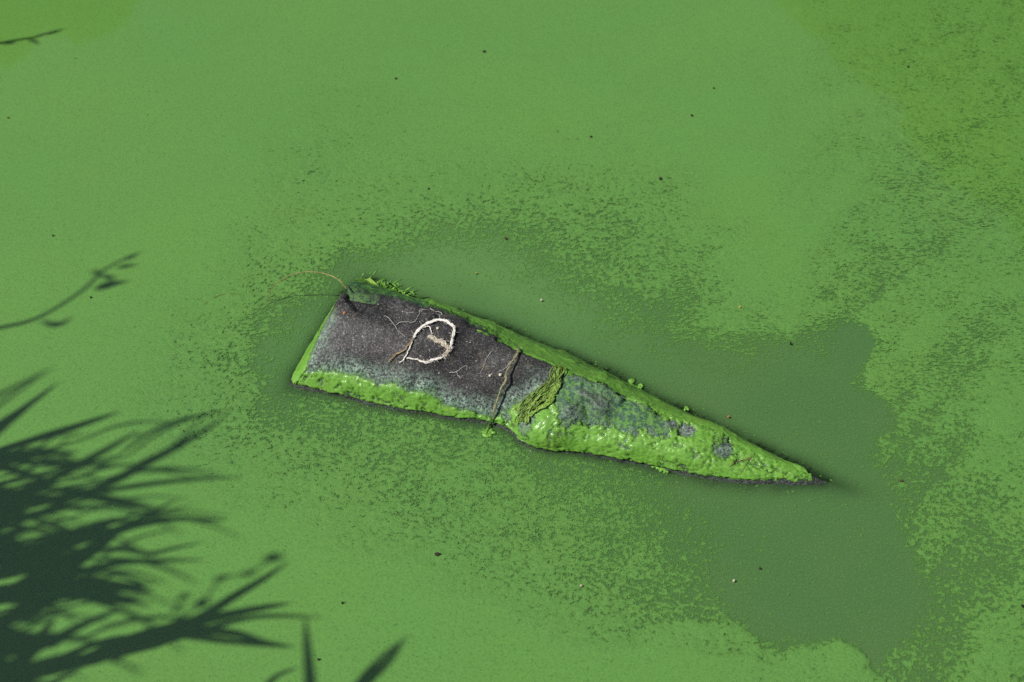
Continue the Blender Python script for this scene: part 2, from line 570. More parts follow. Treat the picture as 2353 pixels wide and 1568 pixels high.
# keep the left end crisp: linear there, smooth further along
lin = lambda tab, x: tab[np.clip(np.floor(x).astype(int), 0, len(tab) - 2)] * (1 - (x - np.clip(np.floor(x), 0, len(tab) - 2)))[:, None, None] + tab[np.clip(np.floor(x).astype(int), 0, len(tab) - 2) + 1] * (x - np.clip(np.floor(x), 0, len(tab) - 2))[:, None, None]
L = lin(secs, sidx); Cc = crom(secs, sidx)
wgt = sstep(3.0, 4.5, sidx)[:, None, None]
body = L * (1 - wgt) + Cc * wgt
vl = np.array([.12, .04, .045, .045, .07, .07, .06, .06, .05, .12])
vcum = np.concatenate([[0], np.cumsum(vl)])
vidx = np.interp(np.linspace(0, vcum[-1], NV), vcum, np.arange(11))
vi = np.clip(np.floor(vidx).astype(int), 0, 9); vf = (vidx - vi)[None, :, None]
G = body[:, vi] * (1 - vf) + body[:, vi + 1] * vf


def blur(a, sig, axis):
    r = int(sig * 3) + 1
    k = np.exp(-.5 * (np.arange(-r, r + 1) / sig) ** 2); k /= k.sum()
    pad = [(0, 0)] * a.ndim; pad[axis] = (r, r)
    ap = np.pad(a, pad, mode='edge'); o = 0
    for i, w in enumerate(k):
        sl = [slice(None)] * a.ndim; sl[axis] = slice(i, i + a.shape[axis])
        o = o + w * ap[tuple(sl)]
    return o


G = blur(G, 3.0, 1); G = blur(G, 2.2, 0)


def gnorm(G):
    du = np.gradient(G, axis=0); dv = np.gradient(G, axis=1)
    n = np.cross(dv, du)
    n /= np.linalg.norm(n, axis=2)[..., None] + 1e-12
    return n


Nn = gnorm(G)
if Nn[NS // 2, NV // 2, 2] < 0: Nn = -Nn; FLIP = True
else: FLIP = False
U0, V0 = pix(G.reshape(-1, 3)); U0 = U0.reshape(NS, NV); V0 = V0.reshape(NS, NV)
Pf = G.reshape(-1, 3)
facing = ((CAM - G) * Nn).sum(2) > 0


def gb(p, r, rot=0.0, asp=1.0):
    dx, dy = U0 - p[0], V0 - p[1]
    c, s_ = math.cos(rot), math.sin(rot)
    a, b = dx * c + dy * s_, -dx * s_ + dy * c
    return np.exp(-((a / r) ** 2 + (b / (r * asp)) ** 2))


h = .0048 * fbm(Pf, 15, 4, .55).reshape(NS, NV) + .0022 * fbm(Pf, 70, 4, .55, 5).reshape(NS, NV) + .0009 * fbm(Pf, 260, 3, .6, 9).reshape(NS, NV)
# the chipped corner below the left end of the ridge, with a step where the intact ridge begins
chip = poly_sd(U0, V0, [c1(650, 215), c1(720, 170), c1(960, 260), c1(948, 318), c1(930, 372), c1(840, 425), c1(760, 410), c1(690, 330), c1(660, 280)])
h -= .018 * sstep(-3, 9, chip) * sstep(6.4, 6.0, np.broadcast_to(vidx[None, :], (NS, NV)))
h += .007 * fbm(Pf, 17, 3, .5, 201).reshape(NS, NV) * sstep(6.1, 7.0, np.broadcast_to(vidx[None, :], (NS, NV)))
h -= .010 * sstep(.05, .55, fbm(Pf, 26, 3, .6, 141).reshape(NS, NV)) * np.exp(-((np.broadcast_to(vidx[None, :], (NS, NV)) - 6.0) / .45) ** 2)
h -= .006 * gb(c1(1640, 640), 16, .6, 3.5)                              # scoop right of the string
h += .004 * gb(c1(1330, 620), 60, .5, .8)
h -= .005 * gb(c1(1500, 1010), 40, .4, .5)
h += .008 * gb(c1(1170, 990), 17, 0, 1.1) + .008 * gb(c1(1340, 1000), 18, 0, .9) - .005 * gb(c1(1265, 1000), 7, 0, 2)
h -= .008 * gb(c2(470, 480), 50, .5, .7)                                # hollow between cord and weed
h += .019 * gb(c2(640, 830), 62, .3, .85)                               # bulging algae lobe
h += .017 * gb(c2(860, 700), 24, -.3, 1.2) + .014 * gb(c2(960, 560), 12, -1.1, 2.2) + .015 * gb(c2(1090, 670), 30, .1, .9)
h -= .007 * gb(c2(990, 700), 8, -.2, 4.0)
h += .008 * gb(c2(1420, 720), 40, .3, .7) - .010 * gb(c2(1780, 870), 26, -.4, .7) + .008 * gb(c2(1900, 940), 36)
h -= .006 * gb((1690, 1060), 13, .3, .6)
lump = fbm(Pf, 20, 2, .5, 31).reshape(NS, NV)
rightness = sstep(1230, 1330, U0)
h += .0045 * rightness * lump * sstep(0, .03, G[..., 2])
G2 = G + Nn * h[..., None]
Nn = gnorm(G2) * (-1 if FLIP else 1)
Nn = blur(blur(Nn, 1.2, 0), 1.2, 1); Nn /= np.linalg.norm(Nn, axis=2)[..., None]

# where bare stone shows through, traced on the top face
bare1 = [c1(684, 232), c1(720, 190), c1(830, 230), c1(960, 296), c1(1100, 305), c1(1300, 345), c1(1500, 415), c1(1650, 490), c1(1820, 600), c1(2060, 700), c1(2200, 775), c1(2353, 850), c2(720, 330), c2(700, 420), c2(620, 500), c2(540, 560), c2(440, 600), c2(360, 640), c2(285, 700),
         c1(1880, 1260), c1(1700, 1210), c1(1600, 1190), c1(1500, 1165), c1(1440, 1110), c1(1380, 1050), c1(1210, 1055), c1(1110, 990), c1(960, 985), c1(820, 935), c1(620, 890), c1(450, 885), c1(345, 885), c1(350, 820), c1(430, 680), c1(520, 510), c1(600, 370)]
bare2 = [c2(705, 560), c2(740, 420), c2(850, 410), c2(1000, 445), c2(1180, 500), c2(1330, 570), c2(1450, 650), c2(1600, 740), c2(1640, 830), c2(1640, 920), c2(1560, 900), c2(1500, 830), c2(1380, 850), c2(1280, 850), c2(1200, 790), c2(1060, 790), c2(920, 770), c2(850, 800), c2(790, 790), c2(790, 660), c2(730, 620)]
w1 = 9 * fbm(Pf, 45, 4, .6, 11).reshape(NS, NV) + 7 * fbm(Pf, 160, 3, .6, 12).reshape(NS, NV)
s1 = poly_sd(U0, V0, bare1); s2 = poly_sd(U0, V0, bare2)
holes = np.maximum.reduce([gb(c2(520, 760), 11, .2, 2.2) * 22 - 9, gb(c2(1800, 850), 22, .3, .8) * 26 - 14, gb(c2(2110, 1010), 14, .8, 1.2) * 22 - 9, gb(c2(1690, 800), 10) * 20 - 10, gb(c2(330, 730), 12, .3, .6) * 22 - 10])
bare = np.maximum(np.maximum(s1 + w1, s2 + 1 + 2.2 * w1), holes + 1.4 * w1)
# behind the ridge the stone keeps a dark strip, then algae down to the water
vcoord = np.broadcast_to(vidx[None, :], (NS, NV))
back = sstep(6.05, 6.2, vcoord)
bbare = (6.62 + .55 * sstep(1010, 930, U0) - vcoord) * 18 * sstep(1260, 1060, U0) - 6 + .8 * w1 - 8 * sstep(1060, 1300, U0)
bare = np.where(vcoord > 6.12, np.maximum(bbare, -20), bare)
# left end face: upper part bare
sfull = np.broadcast_to(sidx[:, None], (NS, NV))
endbare = (sfull - (2.45 + .62 * sstep(6.0, 2.6, vcoord))) * 60 + w1
bare = np.where((sfull < 3.0) & (vcoord <= 6.12), np.minimum(np.maximum(bare, endbare), endbare), bare)
zz = G2[..., 2]
drip = .0042 + .005 * fbm(Pf, 95, 3, .6, 41).reshape(NS, NV)
cover = np.minimum(-bare / 9.0, (zz - drip) / .003)
tipfade = sstep(1895, 1880, U0 + 8 * fbm(Pf, 120, 2, .5, 3).reshape(NS, NV)) * 2 - 1
cover = np.minimum(cover, tipfade * 3)
amt = sstep(-.35, 1.2, cover)
crust = sstep(55, 2, bare) * sstep(-25, 0, bare) * (vcoord < 6.1)
crust = np.maximum(crust * sstep(.105, .06, zz), .65 * sstep(-30, -2, s2))
crust = np.maximum(crust, .6 * np.exp(-((bare - 8) / 12) ** 2) * (vcoord < 4.9))
crust *= .55 + .45 * sstep(-.25, .35, fbm(Pf, 30, 3, .6, 77).reshape(NS, NV))
film = np.maximum(.92 * sstep(-12, 10, s2) * (1 - .9 * gb(c2(860, 700), 24) - .9 * gb(c2(1090, 640), 28) - .8 * gb(c2(960, 540), 12, -1.1, 2)), .85 * (vcoord > 6.1) * sstep(.2, .6, vcoord - 6.0))
film = np.maximum(film, .5 * sstep(14, 0, np.abs(bare)) * (vcoord < 5.2))
film = np.maximum(film, .55 * sstep(-6, 12, chip + 1.6 * w1) * (V0 < c1(0, 300)[1] + .31 * (U0 - c1(820, 0)[0])))
wet = sstep(.016, .004, zz)
pale = np.clip(gb(c1(560, 640), 75, -.5, .6) + .8 * gb(c1(900, 650), 75, .2, .6) + .55 * gb(c1(1130, 370), 40, .3, .5) + .5 * gb(c1(1850, 800), 60, .8, .6) + .3 * gb(c1(1650, 1000), 80, .3, .5) - .5 * gb(c1(1680, 620), 45, .8, 2) - .4 * gb(c1(850, 350), 45), -1, 1)
block = empty('stone_block', at(1250, 900, 0.0))
bl = np.array(block.location)
stone = new_mesh('stone', G2.reshape(-1, 3) - bl, grid_faces(NS, NV)[:, ::-1] if FLIP else grid_faces(NS, NV), M['stone'], block,
                 attrs=dict(pale=pale.ravel(), crust=crust.ravel(), film=np.clip(film, 0, 1).ravel(), wet=wet.ravel()))
tag(block, 'dark weathered stone block lying tilted in the pond, its edges coated in green algae', 'stone block')
thick = amt * (.0034 + .0009 * fbm(Pf, 30, 3, .5, 50).reshape(NS, NV) + .0005 * fbm(Pf, 150, 3, .5, 51).reshape(NS, NV) + .0016 * np.exp(-((cover - 1.2) / .8) ** 2))
Gs = blur(blur(G2, 8.0, 0), 6.0, 1)
G3 = np.where((cover > 0)[..., None], G2 + Nn * (np.clip(((Gs - G2) * Nn).sum(2), -.0012, .006) * np.clip(cover, 0, 1))[..., None], G2) + Nn * (thick - .0012)[..., None]
keep = (cover > -.6)
fc = grid_faces(NS, NV)
fc = fc[keep.ravel()[fc].all(1)]
used = np.unique(fc); remap = np.full(NS * NV, -1); remap[used] = np.arange(len(used))
coat = new_mesh('algae_coat', G3.reshape(-1, 3)[used] - bl, remap[fc][:, ::-1] if FLIP else remap[fc], M['coat'], block,
                attrs=dict(thin=np.clip(sstep(1.25, -.3, -bare / 9.0), 0, 1).ravel()[used]))
coat['label'] = 'thick wet bright green algae coating along the waterline and tip'

VIS = facing & (zz > .001)
VU, VV = pix(G3.reshape(-1, 3)); SP = np.where((cover > -.6)[..., None], G3, G2).reshape(-1, 3)
SP_ = np.where(((thick - .0012) > 0)[..., None], G3, G2).reshape(-1, 3)
_m = VIS.ravel(); VU, VV, SPv, SNv = VU[_m], VV[_m], SP_[_m], Nn.reshape(-1, 3)[_m]


def on_block(pts, lift=0.0, n=None):
    pts = np.asarray(pts, float)
    if n: pts = spline(pts, n)
    o = []
    lift = np.broadcast_to(np.asarray(lift, float), (len(pts),))
    for (u, v), l in zip(pts, lift):
        k = np.argmin((VU - u) ** 2 + (VV - v) ** 2)
        o.append(SPv[k] + SNv[k] * l)
    return np.array(o)


# ================================================================== water and algae scum
DENS = """
9 9 9 9 9 9 9 9 9 9 9 9 9 9 9 9 9 9 8.6 8.2 8.2 8 7.6 7.6
9 9 9 9 9 9 9 8.8 9 9 9 8.8 8.8 8.8 9 9 8.6 8.6 8.8 8.2 8 7.6 7.6 7.4
9 9 9 9 9 9 8.7 8.2 8.2 8.6 8.8 9 9 9 9 9 8.8 8.8 8.6 8.4 8.1 8 7.6 7.6
9 9 9 9 9 8.8 8.2 7.9 8.1 8.4 8.4 8.4 8.5 8.4 8.3 8.5 9 9 8.6 8.1 8 7.7 7.4 7.8
9 9 9 9 9 8.6 8 7.7 7.7 7.7 7.6 7.2 7 7.2 6.8 7.2 8.4 9 8.3 8.1 7.7 7.2 7.5 7.9
9 9 9 9 9 8.2 7.7 7.4 7.4 6.2 5 5 5.8 6.2 6.3 6.6 7.4 8.4 8.6 7.4 7.4 7.6 7.3 7.9
9 9 9 9 8.8 7.9 6.6 5.8 3.2 2 1.6 2.4 4 5.3 6 6.6 7.4 8.5 8.6 7.8 7.5 7.4 7.1 7.8
9 9 9 8.8 7.8 7 5 3 1.5 1 1 1.2 1.5 3 4.8 6 6.6 7.6 8.4 6.9 7.4 7.6 7 7.3
9 9 9 8.3 7.3 6.3 3.8 2 1 1 1 1 1 1.2 2.4 3.4 4 4.2 3 4.4 7.6 7.2 6.8 7.5
9 9 8.6 7.8 7.3 6.8 4.6 5.4 5.6 5.6 5.6 5.2 4 1 1 1.2 1.5 1.8 2 4 7.8 7.4 6.8 7.8
9 9 9 8.2 7.5 6.8 6.8 6.2 6 6 6 5.8 5.4 5 4.2 2.6 1.4 1 1 2.5 6.8 7 7 8
9 9 9 9 8.3 7.8 7.6 7 6.7 6.5 6.5 6.4 6.3 6 5.5 4.6 3 1.6 1 1 3.5 6.8 7 8
9 9 9 9 9 8.7 8.4 8 7.3 7 6.7 6.5 6.3 6.2 6 5.5 4.6 2.8 1 1 2 6.6 7.1 7.6
9 9 9 9 9 9 9 8.8 8.6 8.4 7.7 6.9 6.6 6.4 6.2 5.8 4.9 3 1.1 1 1.2 4.6 7.2 7.2
9 9 9 9 9 9 9 9 9 9 8.8 8.5 7.8 6.8 6.4 6 5 3.2 1.2 1.2 2.6 6.4 7 7.2
9 9 9 9 9 9 9 9 9 9 9 9 8.8 8.7 8.6 8.8 8.9 8.6 6.6 5 5 6.4 7 7.4
"""
DT = np.array([[float(x) for x in l.split()] for l in DENS.strip().split('\n')])
rb = np.array([(600, 1880), (700, 1900), (745, 1935), (752, 1985), (780, 2012), (835, 2000), (880, 1990), (940, 2050), (980, 2055), (1010, 2010), (1060, 2000), (1100, 2040), (1180, 2065), (1250, 2085), (1300, 2112), (1380, 2142), (1440, 2118), (1500, 2040), (1568, 2030), (1700, 2020)], float)
bb = np.array([(1380, 1486), (1440, 1478), (1500, 1450), (1600, 1430), (1700, 1425), (1740, 1472), (1790, 1535), (1830, 1500), (1860, 1492), (1940, 1470), (1985, 1500), (2020, 1545), (2060, 1590)], float)
notch = [(1885, 862), (1915, 805), (1930, 748), (1960, 742), (1985, 752), (2008, 790), (2000, 820), (1965, 850), (1930, 900)]


def fields(P):
    """algae density and its character at points on the water"""
    u, v = pix(P)
    w = np.stack([P[:, 0], P[:, 1], np.zeros(len(P))], 1)
    wu = 26 * fbm(w, 7, 4, .55, 61); wv = 20 * fbm(w, 7, 4, .55, 63)
    fu = 22 * fbm(w, 26, 4, .65, 65); fv = 16 * fbm(w, 26, 4, .65, 67)
    uu, vv = u + wu + fu, v + wv + fv
    y = np.clip(vv / 98.0 - .5, 0, 15); x = np.clip(uu / 98.05 - .5, 0, 23)
    i = np.floor(y).astype(int).clip(0, 14); f = y - i
    j = np.floor(x).astype(int).clip(0, 22); g = x - j
    f = f * f * (3 - 2 * f); g = g * g * (3 - 2 * g)
    d = (DT[i, j] * (1 - g) + DT[i, j + 1] * g) * (1 - f) + (DT[i + 1, j] * (1 - g) + DT[i + 1, j + 1] * g) * f
    d = d / 9.0
    fe = 11 * fbm(w, 75, 3, .6, 69)
    u2, v2 = u + .35 * wu + fu * .9 + fe, v + .35 * wv + fv * .9 + fe
    # sharp right shore of the open water
    e = u2 - np.interp(v2, rb[:, 0], rb[:, 1])
    sel = sstep(640, 760, v2) * sstep(1660, 1560, v2)
    near = sstep(-230, -60, e)
    d_in = np.minimum(d, .22 + .10 * sstep(-60, 0, e)); d_out = np.maximum(d, .74)
    ds = np.where(e > 0, d_out, d_in * near + d * (1 - near))
    k = sstep(-26, 20, e); ds = d_in * (1 - k) * near + d * (1 - k) * (1 - near) + d_out * k
    low = sstep(860, 930, v2)
    d = d * (1 - sel * low) + ds * sel * low + 0
    d = np.where((low < 1) & (sel > 0) & (e > 0), np.maximum(d, .70), d)
    # sharp lower shore
    eb = v2 - np.interp(u2, bb[:, 0], bb[:, 1])
    selb = sstep(1380, 1460, u2) * sstep(2075, 2040, u2)
    d = np.where(eb > -20, d * (1 - selb * sstep(-20, 16, eb)) + np.maximum(d, .88) * selb * sstep(-20, 16, eb), d)
    nt = poly_sd(u2, v2, notch)
    d = d * (1 - sstep(-14, 12, nt)) + .2 * sstep(-14, 12, nt)
    # ripples of thickness
    band = fbm(np.stack([.8 * P[:, 0] - .75 * P[:, 1], .22 * (.75 * P[:, 0] + .8 * P[:, 1]), 0 * P[:, 0]], 1), 9, 3, .55, 75)
    rz_ = sstep(1250, 1900, u) * sstep(1.0, .86, d) * sstep(.5, .65, d)
    d = d - rz_ * (.10 + .34 * band) * (.45 + .55 * sstep(150, 620, v))
    d = d + .12 * fbm(w * [.8, 1.4, 1], 10, 4, .6, 71) * sstep(.98, .8, d) + .03 * fbm(w, 4, 3, .5, 73)
    far = np.maximum.reduce([sstep(-150, -700, u), sstep(2500, 3300, u), sstep(-150, -700, v), sstep(1720, 2300, v), 1.0 * (P[:, 1] < CAM[1] + .3)])
    d = d * (1 - far) + .95 * far
    streak = sstep(1300, 1800, u) * sstep(1150, 800, v) * (1 - far)
    dust = np.exp(-(((u - 1350) / 480) ** 2 + ((v - 1150) / 170) ** 2)) * (1 - far)
    return np.clip(d, 0, 1.05), streak, dust


def axis(lo, hi, step, far, g=1.16):
    a = list(np.arange(lo, hi, step)); s_ = step
    while a[-1] < far: s_ *= g; a.append(a[-1] + s_)
    s_ = step; pre = []
    x0 = lo
    while x0 > -far: s_ *= g; x0 -= s_; pre.append(x0)
    return np.array(pre[::-1] + a)


ax = axis(-1.5, 1.5, .0036, 90); ay = axis(-.86, 1.3, .0036, 90)
X, Y = np.meshgrid(ax, ay)
P = np.stack([X.ravel(), Y.ravel(), np.zeros(X.size)], 1)
d, streak, dust = fields(P)
relief = sstep(.45, .72, d) * sstep(1.0, .80, d)
fine_zone = (np.abs(P[:, 0]) < 1.6) & (P[:, 1] > -1) & (P[:, 1] < 1.4)
rz = np.zeros(len(P))
rz[fine_zone] = .0014 * fbm(P[fine_zone] * [.8, 1.1, 1], 48, 4, .6, 81) * (.08 + relief[fine_zone])
P[:, 2] = np.maximum(0.0009 + rz + .0022 * sstep(.55, .95, d), .0006)
fc = grid_faces(len(ay), len(ax))
# nothing grows through the stone: open the sheet where the block stands
bu, bv = U0, V0
foot = np.concatenate([G2[:, np.argmin(np.abs(vidx - 2.0))], G2[:, np.argmin(np.abs(vidx - 8.0))][::-1]])
foot = foot[foot[:, 2] > -.02][:, :2]
inb = np.full(len(P), -1.0)
nb_ = (P[:, 0] > -.6) & (P[:, 0] < .8) & (P[:, 1] > -.5) & (P[:, 1] < .4)
inb[nb_] = poly_sd(P[nb_, 0], P[nb_, 1], foot[::6])
halo = sstep(-.018, .0, inb)
d = d * (1 - .85 * halo)
fc = fc[(inb[fc] < .006).all(1)]
fc = fc[(d[fc] > .05).any(1)]
used = np.unique(fc); remap = np.full(len(P), -1); remap[used] = np.arange(len(used))
scum = new_mesh('algae_scum', P[used], remap[fc], M['scum'], attrs=dict(dens=d[used], relief=(sstep(1.0, .86, d) * sstep(.25, .6, d))[used], streak=streak[used], dust=dust[used]))
tag(scum, 'bright green algae scum floating over the whole pond in felted sheets and speckles', 'algae', kind='stuff')

ax = axis(-1.5, 1.5, .008, 90, 1.2); ay = axis(-.9, 1.3, .008, 90, 1.2)
X, Y = np.meshgrid(ax, ay)
W = np.stack([X.ravel(), Y.ravel(), np.zeros(X.size)], 1)
# how shallow the stone lies below the surface decides how clearly it is seen through the murk
gx = np.full((len(ay), len(ax)), -1.0)
bp = G2.reshape(-1, 3)
ix = np.clip(np.searchsorted(ax, bp[:, 0]), 0, len(ax) - 1); iy = np.clip(np.searchsorted(ay, bp[:, 1]), 0, len(ay) - 1)
np.maximum.at(gx, (iy, ix), bp[:, 2])
depth = -np.minimum(gx, 0)
clear = blur(blur(np.exp(-depth / .013), 1.2, 0), 1.2, 1) * .95
clear[gx > 0] = .95
clear[gx < -.9] *= 1.0
cw = clear.ravel() * np.clip(.85 + .5 * fbm(W, 25, 3, .5, 91), 0, 1)
wu, wv = pix(W)
wj = np.stack([fbm(W, 5, 3, .5, 95), fbm(W, 5, 3, .5, 96)], 1) * 45
wu, wv = wu + wj[:, 0], wv + wj[:, 1]
gz = lambda a, b, p_, q_, ang=0.0: np.exp(-(((wu - a) * math.cos(ang) + (wv - b) * math.sin(ang)) / p_) ** 2 - ((-(wu - a) * math.sin(ang) + (wv - b) * math.cos(ang)) / q_) ** 2)
milk = np.clip(gz(1060, 590, 300, 110, .3) + .4 * gz(1280, 700, 260, 60, .45) + .2 * gz(1600, 760, 320, 80, .2) + .45 * gz(630, 760, 90, 120) + .2 * gz(1050, 1080, 420, 90, .2), 0, 1)
water = new_mesh('water', W, grid_faces(len(ay), len(ax)), M['water'], attrs=dict(clear=cw, milk=milk))
tag(water, kind='structure')

bed = new_mesh('pond_bed', [(-95, -95, -.45), (95, -95, -.45), (95, 95, -.45), (-95, 95, -.45)], [(0, 1, 2, 3)], M['bed'])
tag(bed, kind='structure')

# ================================================================== things lying on the block
def wander(path, amp, scale, off):
    return path + amp * np.stack([fbm(path, scale, 2, .5, off + k) for k in (0, 7, 13)], 1)


loop = empty('string_loop', on_block([c1(1400, 650)])[0])
lo = np.array(loop.location)


def strands(name, pts, n, width, rad, lift, mat, count=5, off=0, samples=70, fuzz=0, taper=(1, 1), lanes=False):
    base = on_block(pts, lift, samples)
    base = blur(base, 1.4, 0)
    nn = np.array([SNv[np.argmin((VU - a) ** 2 + (VV - b) ** 2)] for a, b in zip(*pix(base))])
    t = np.gradient(base, axis=0); t /= np.linalg.norm(t, axis=1)[:, None]
    side = np.cross(t, nn); side /= np.linalg.norm(side, axis=1)[:, None]
    tp = np.linspace(taper[0], taper[1], samples)
    mb = MB(); r_ = random.Random(off + 5)
    tp = tp * (.55 + .9 * np.clip(.5 + 1.1 * fbm(base, 45, 2, .5, off), 0, 1)) if not lanes else tp
    for k in range(count):
        ph = r_.uniform(0, 6.28); fr = r_.uniform(1.5, 4)
        q = np.linspace(0, 1, samples)
        wob = .5 * np.sin(ph + fr * 6.28 * q) + .35 * np.sin(1.7 * ph + fr * 14 * q)
        wob2 = .5 * np.cos(ph * 1.3 + fr * 6.28 * q)
        if lanes: wob = r_.uniform(-.75, .75) + .55 * np.sin(ph + r_.uniform(.3, .9) * 6.28 * q)
        pth = base + side * (width * tp * wob)[:, None] + nn * (np.abs(wob2) * width * (.22 if lanes else .8))[:, None]
        pth = wander(pth, rad * 1.3, 300, off + k * 3)
        if lanes: pth = wander(pth, .0065, 38, off + k * 5) + nn * (.002 * fbm(pth, 80, 2, .5, k))[:, None]
        mb.tube(pth, rad * (r_.uniform(.5, 1.9) if lanes else r_.uniform(.7, 1.25)) * (.55 + .45 * tp), 6)
    for k in range(fuzz):
        i = r_.randrange(2, samples - 3); ln = r_.uniform(.003, .011)
        dr = side[i] * r_.uniform(-1, 1) + t[i] * r_.uniform(-1, 1) + nn[i] * r_.uniform(0, .8)
        dr /= np.linalg.norm(dr)
        c_ = base[i] + side[i] * width * r_.uniform(-.5, .5)
        bend = np.cross(dr, nn[i]) * r_.uniform(-.5, .5)
        pth = np.array([c_ + ln * (x * dr + x * x * bend) for x in (0, .35, .7, 1)])
        mb.tube(pth, rad * .22, 4)
    return mb, base


def add(parent, name, mb, mat):
    o = mb[0].build(name, mat, None)
    o.data.transform(__import__('mathutils').Matrix.Translation(-Vector(parent.location)))
    o.parent = parent
    return o


ring_pts = [c1(1245, 630), c1(1280, 572), c1(1330, 522), c1(1390, 497), c1(1470, 485), c1(1535, 505), c1(1578, 548), c1(1565, 610), c1(1550, 670), c1(1545, 715)]
add(loop, 'white_cord', strands('ring', ring_pts, 1, .0020, .0011, .0035, None, 8, 3, 90, 60), M['string'])
low_pts = [c1(1545, 690), c1(1530, 745), c1(1480, 782), c1(1430, 798), c1(1375, 818), c1(1335, 822), c1(1270, 800), c1(1190, 790)]
add(loop, 'white_cord', strands('low', low_pts, 1, .0022, .0009, .003, None, 7, 23, 70, 70, (1.1, .5)), M['string'])
add(loop, 'inner_strand', strands('inner', [c1(1290, 562), c1(1330, 540), c1(1372, 535), c1(1388, 565), c1(1398, 600)], 1, .0009, .0005, .003, None, 3, 33, 40, 6), M['string'])
add(loop, 'fibre_clump', strands('fl', [c1(1370, 615), c1(1400, 625), c1(1440, 655), c1(1480, 655), c1(1500, 690), c1(1530, 705), c1(1520, 745), c1(1485, 775)], 1, .0062, .0006, .003, None, 22, 43, 60, 200), M['fluff'])
add(loop, 'frayed_tail', strands('t1', [c1(1250, 628), c1(1210, 680), c1(1170, 722), c1(1095, 765), c1(1048, 822)], 1, .0014, .0006, .0035, None, 5, 53, 50, 8, (.8, 1.1)), M['tail'])
add(loop, 'frayed_tail', strands('t2', [c1(1240, 640), c1(1222, 690), c1(1198, 745), c1(1170, 800), c1(1135, 828)], 1, .0012, .0007, .003, None, 4, 63, 50, 8, (.9, .6)), M['string'])
tag(loop, 'white frayed string curled into an open loop on the dark stone face', 'string')

# twisted mossy cord draped across the block
cord = empty('draped_cord', on_block([c1(1990, 960)])[0])
cp = [c1(2100, 712), c1(2092, 760), c1(2035, 850), c1(2000, 950), c1(1955, 1060), c1(1915, 1180), c1(1885, 1290)]
lift = np.interp(np.linspace(0, 1, 80), [0, .2, .5, .85, 1], [.003, .008, .011, .010, .005])
add(cord, 'cord_strands', strands('c', cp, 1, .0014, .0008, lift, None, 7, 73, 80, 50, (1.3, .8)), M['cord'])
cp2 = [c1(1960, 1050), c1(1915, 1180), c1(1880, 1290), c1(1868, 1330)]
m_, b_ = strands('c2', cp2, 1, .0013, .0008, np.linspace(.0115, .004, 40), None, 5, 83, 40, 10, (.8, 1.0))
tailp = np.concatenate([b_[-1:], [b_[-1] * .5 + at(*c1(1852, 1385), .003) * .5 + [0, 0, .004]], at(*np.array([c1(1850, 1385), c1(1838, 1415)]).T, .004)])
m_.tube(spline(tailp, 14), np.linspace(.0019, .0015, 14), 7)
add(cord, 'slimy_end', (m_, b_), M['cordgreen'])
tag(cord, 'thin twisted mossy cord draped across the stone from ridge to waterline', 'cord')

# matted weed hanging over the shoulder of the block
weed = empty('weed_mat', on_block([c2(620, 540)])[0])
wp = [c2(750, 325), c2(728, 400), c2(700, 470), c2(640, 530), c2(570, 590), c2(510, 650), c2(465, 720), c2(445, 770)]
add(weed, 'dark_strands', strands('w', wp, 1, .016, .0007, .0016, None, 34, 93, 70, 90, (.5, 1.1), True), M['weed'])
add(weed, 'pale_strands', strands('w2', wp, 1, .017, .0007, .0022, None, 22, 113, 70, 60, (.5, 1.15), True), M['weedlight'])
wp3 = [c2(745, 340), c2(742, 430), c2(738, 500), c2(700, 560), c2(680, 610), c2(600, 680), c2(520, 730)]
add(weed, 'pale_strands', strands('w3', wp3, 1, .006, .0010, .003, None, 10, 133, 60, 10), M['weedlight'])
tag(weed, 'clump of matted green weed strands hanging over the stone below the ridge', 'weed')

# rootlets
for k, (pts, lab, w_) in enumerate([
    ([c9(920, 900), c9(925, 880), c9(960, 890), c9(1020, 930), c9(1080, 1000), c9(1140, 1075), c9(1180, 1140), c9(1250, 1220), c9(1340, 1285)], 'long pale rootlet with a hooked end, lying left of the white string loop', .0009),
    ([c9(1150, 1065), c9(1220, 1000), c9(1300, 992), c9(1400, 1000), c9(1480, 1005), c9(1540, 970), c9(1575, 890), c9(1610, 800), c9(1680, 770), c9(1800, 790)], 'thin wavy rootlet above the string loop, bending up towards the ridge', .0007),
    ([c9(1350, 828), c9(1400, 830), c9(1490, 815)], 'short pale rootlet lying near the top edge of the stone', .0007),
    ([c9(1800, 755), c9(1860, 800), c9(1980, 830), c9(2050, 870)], 'pale flat fibre along the ridge above the string loop', .0011),
    ([c2(205, 195), c2(160, 260), c2(145, 310), c2(105, 385)], 'hair-thin root fibre left of the mossy cord', .0006),
    ([c2(365, 275), c2(320, 330), c2(255, 365)], 'hair-thin curved fibre touching the mossy cord', .0006),
    ([c1(1540, 905), c1(1600, 900), c1(1640, 870), c1(1680, 850), c1(1680, 890)], 'small branching rootlet low on the stone between string and cord', .0008),
]):
    mb = MB(); base = blur(on_block(pts, .0022, 40), .8, 0); mb.tube(base, np.full(40, w_) * np.linspace(.85, .45, 40), 5)
    if k == 6: mb.tube(blur(on_block([c1(1600, 900), c1(1615, 935), c1(1640, 950)], .002, 12), .6, 0), .0006, 4)
    o = mb.build('rootlet', M['hair']); tag(o, lab, 'rootlet', 'pale rootlets on the stone')

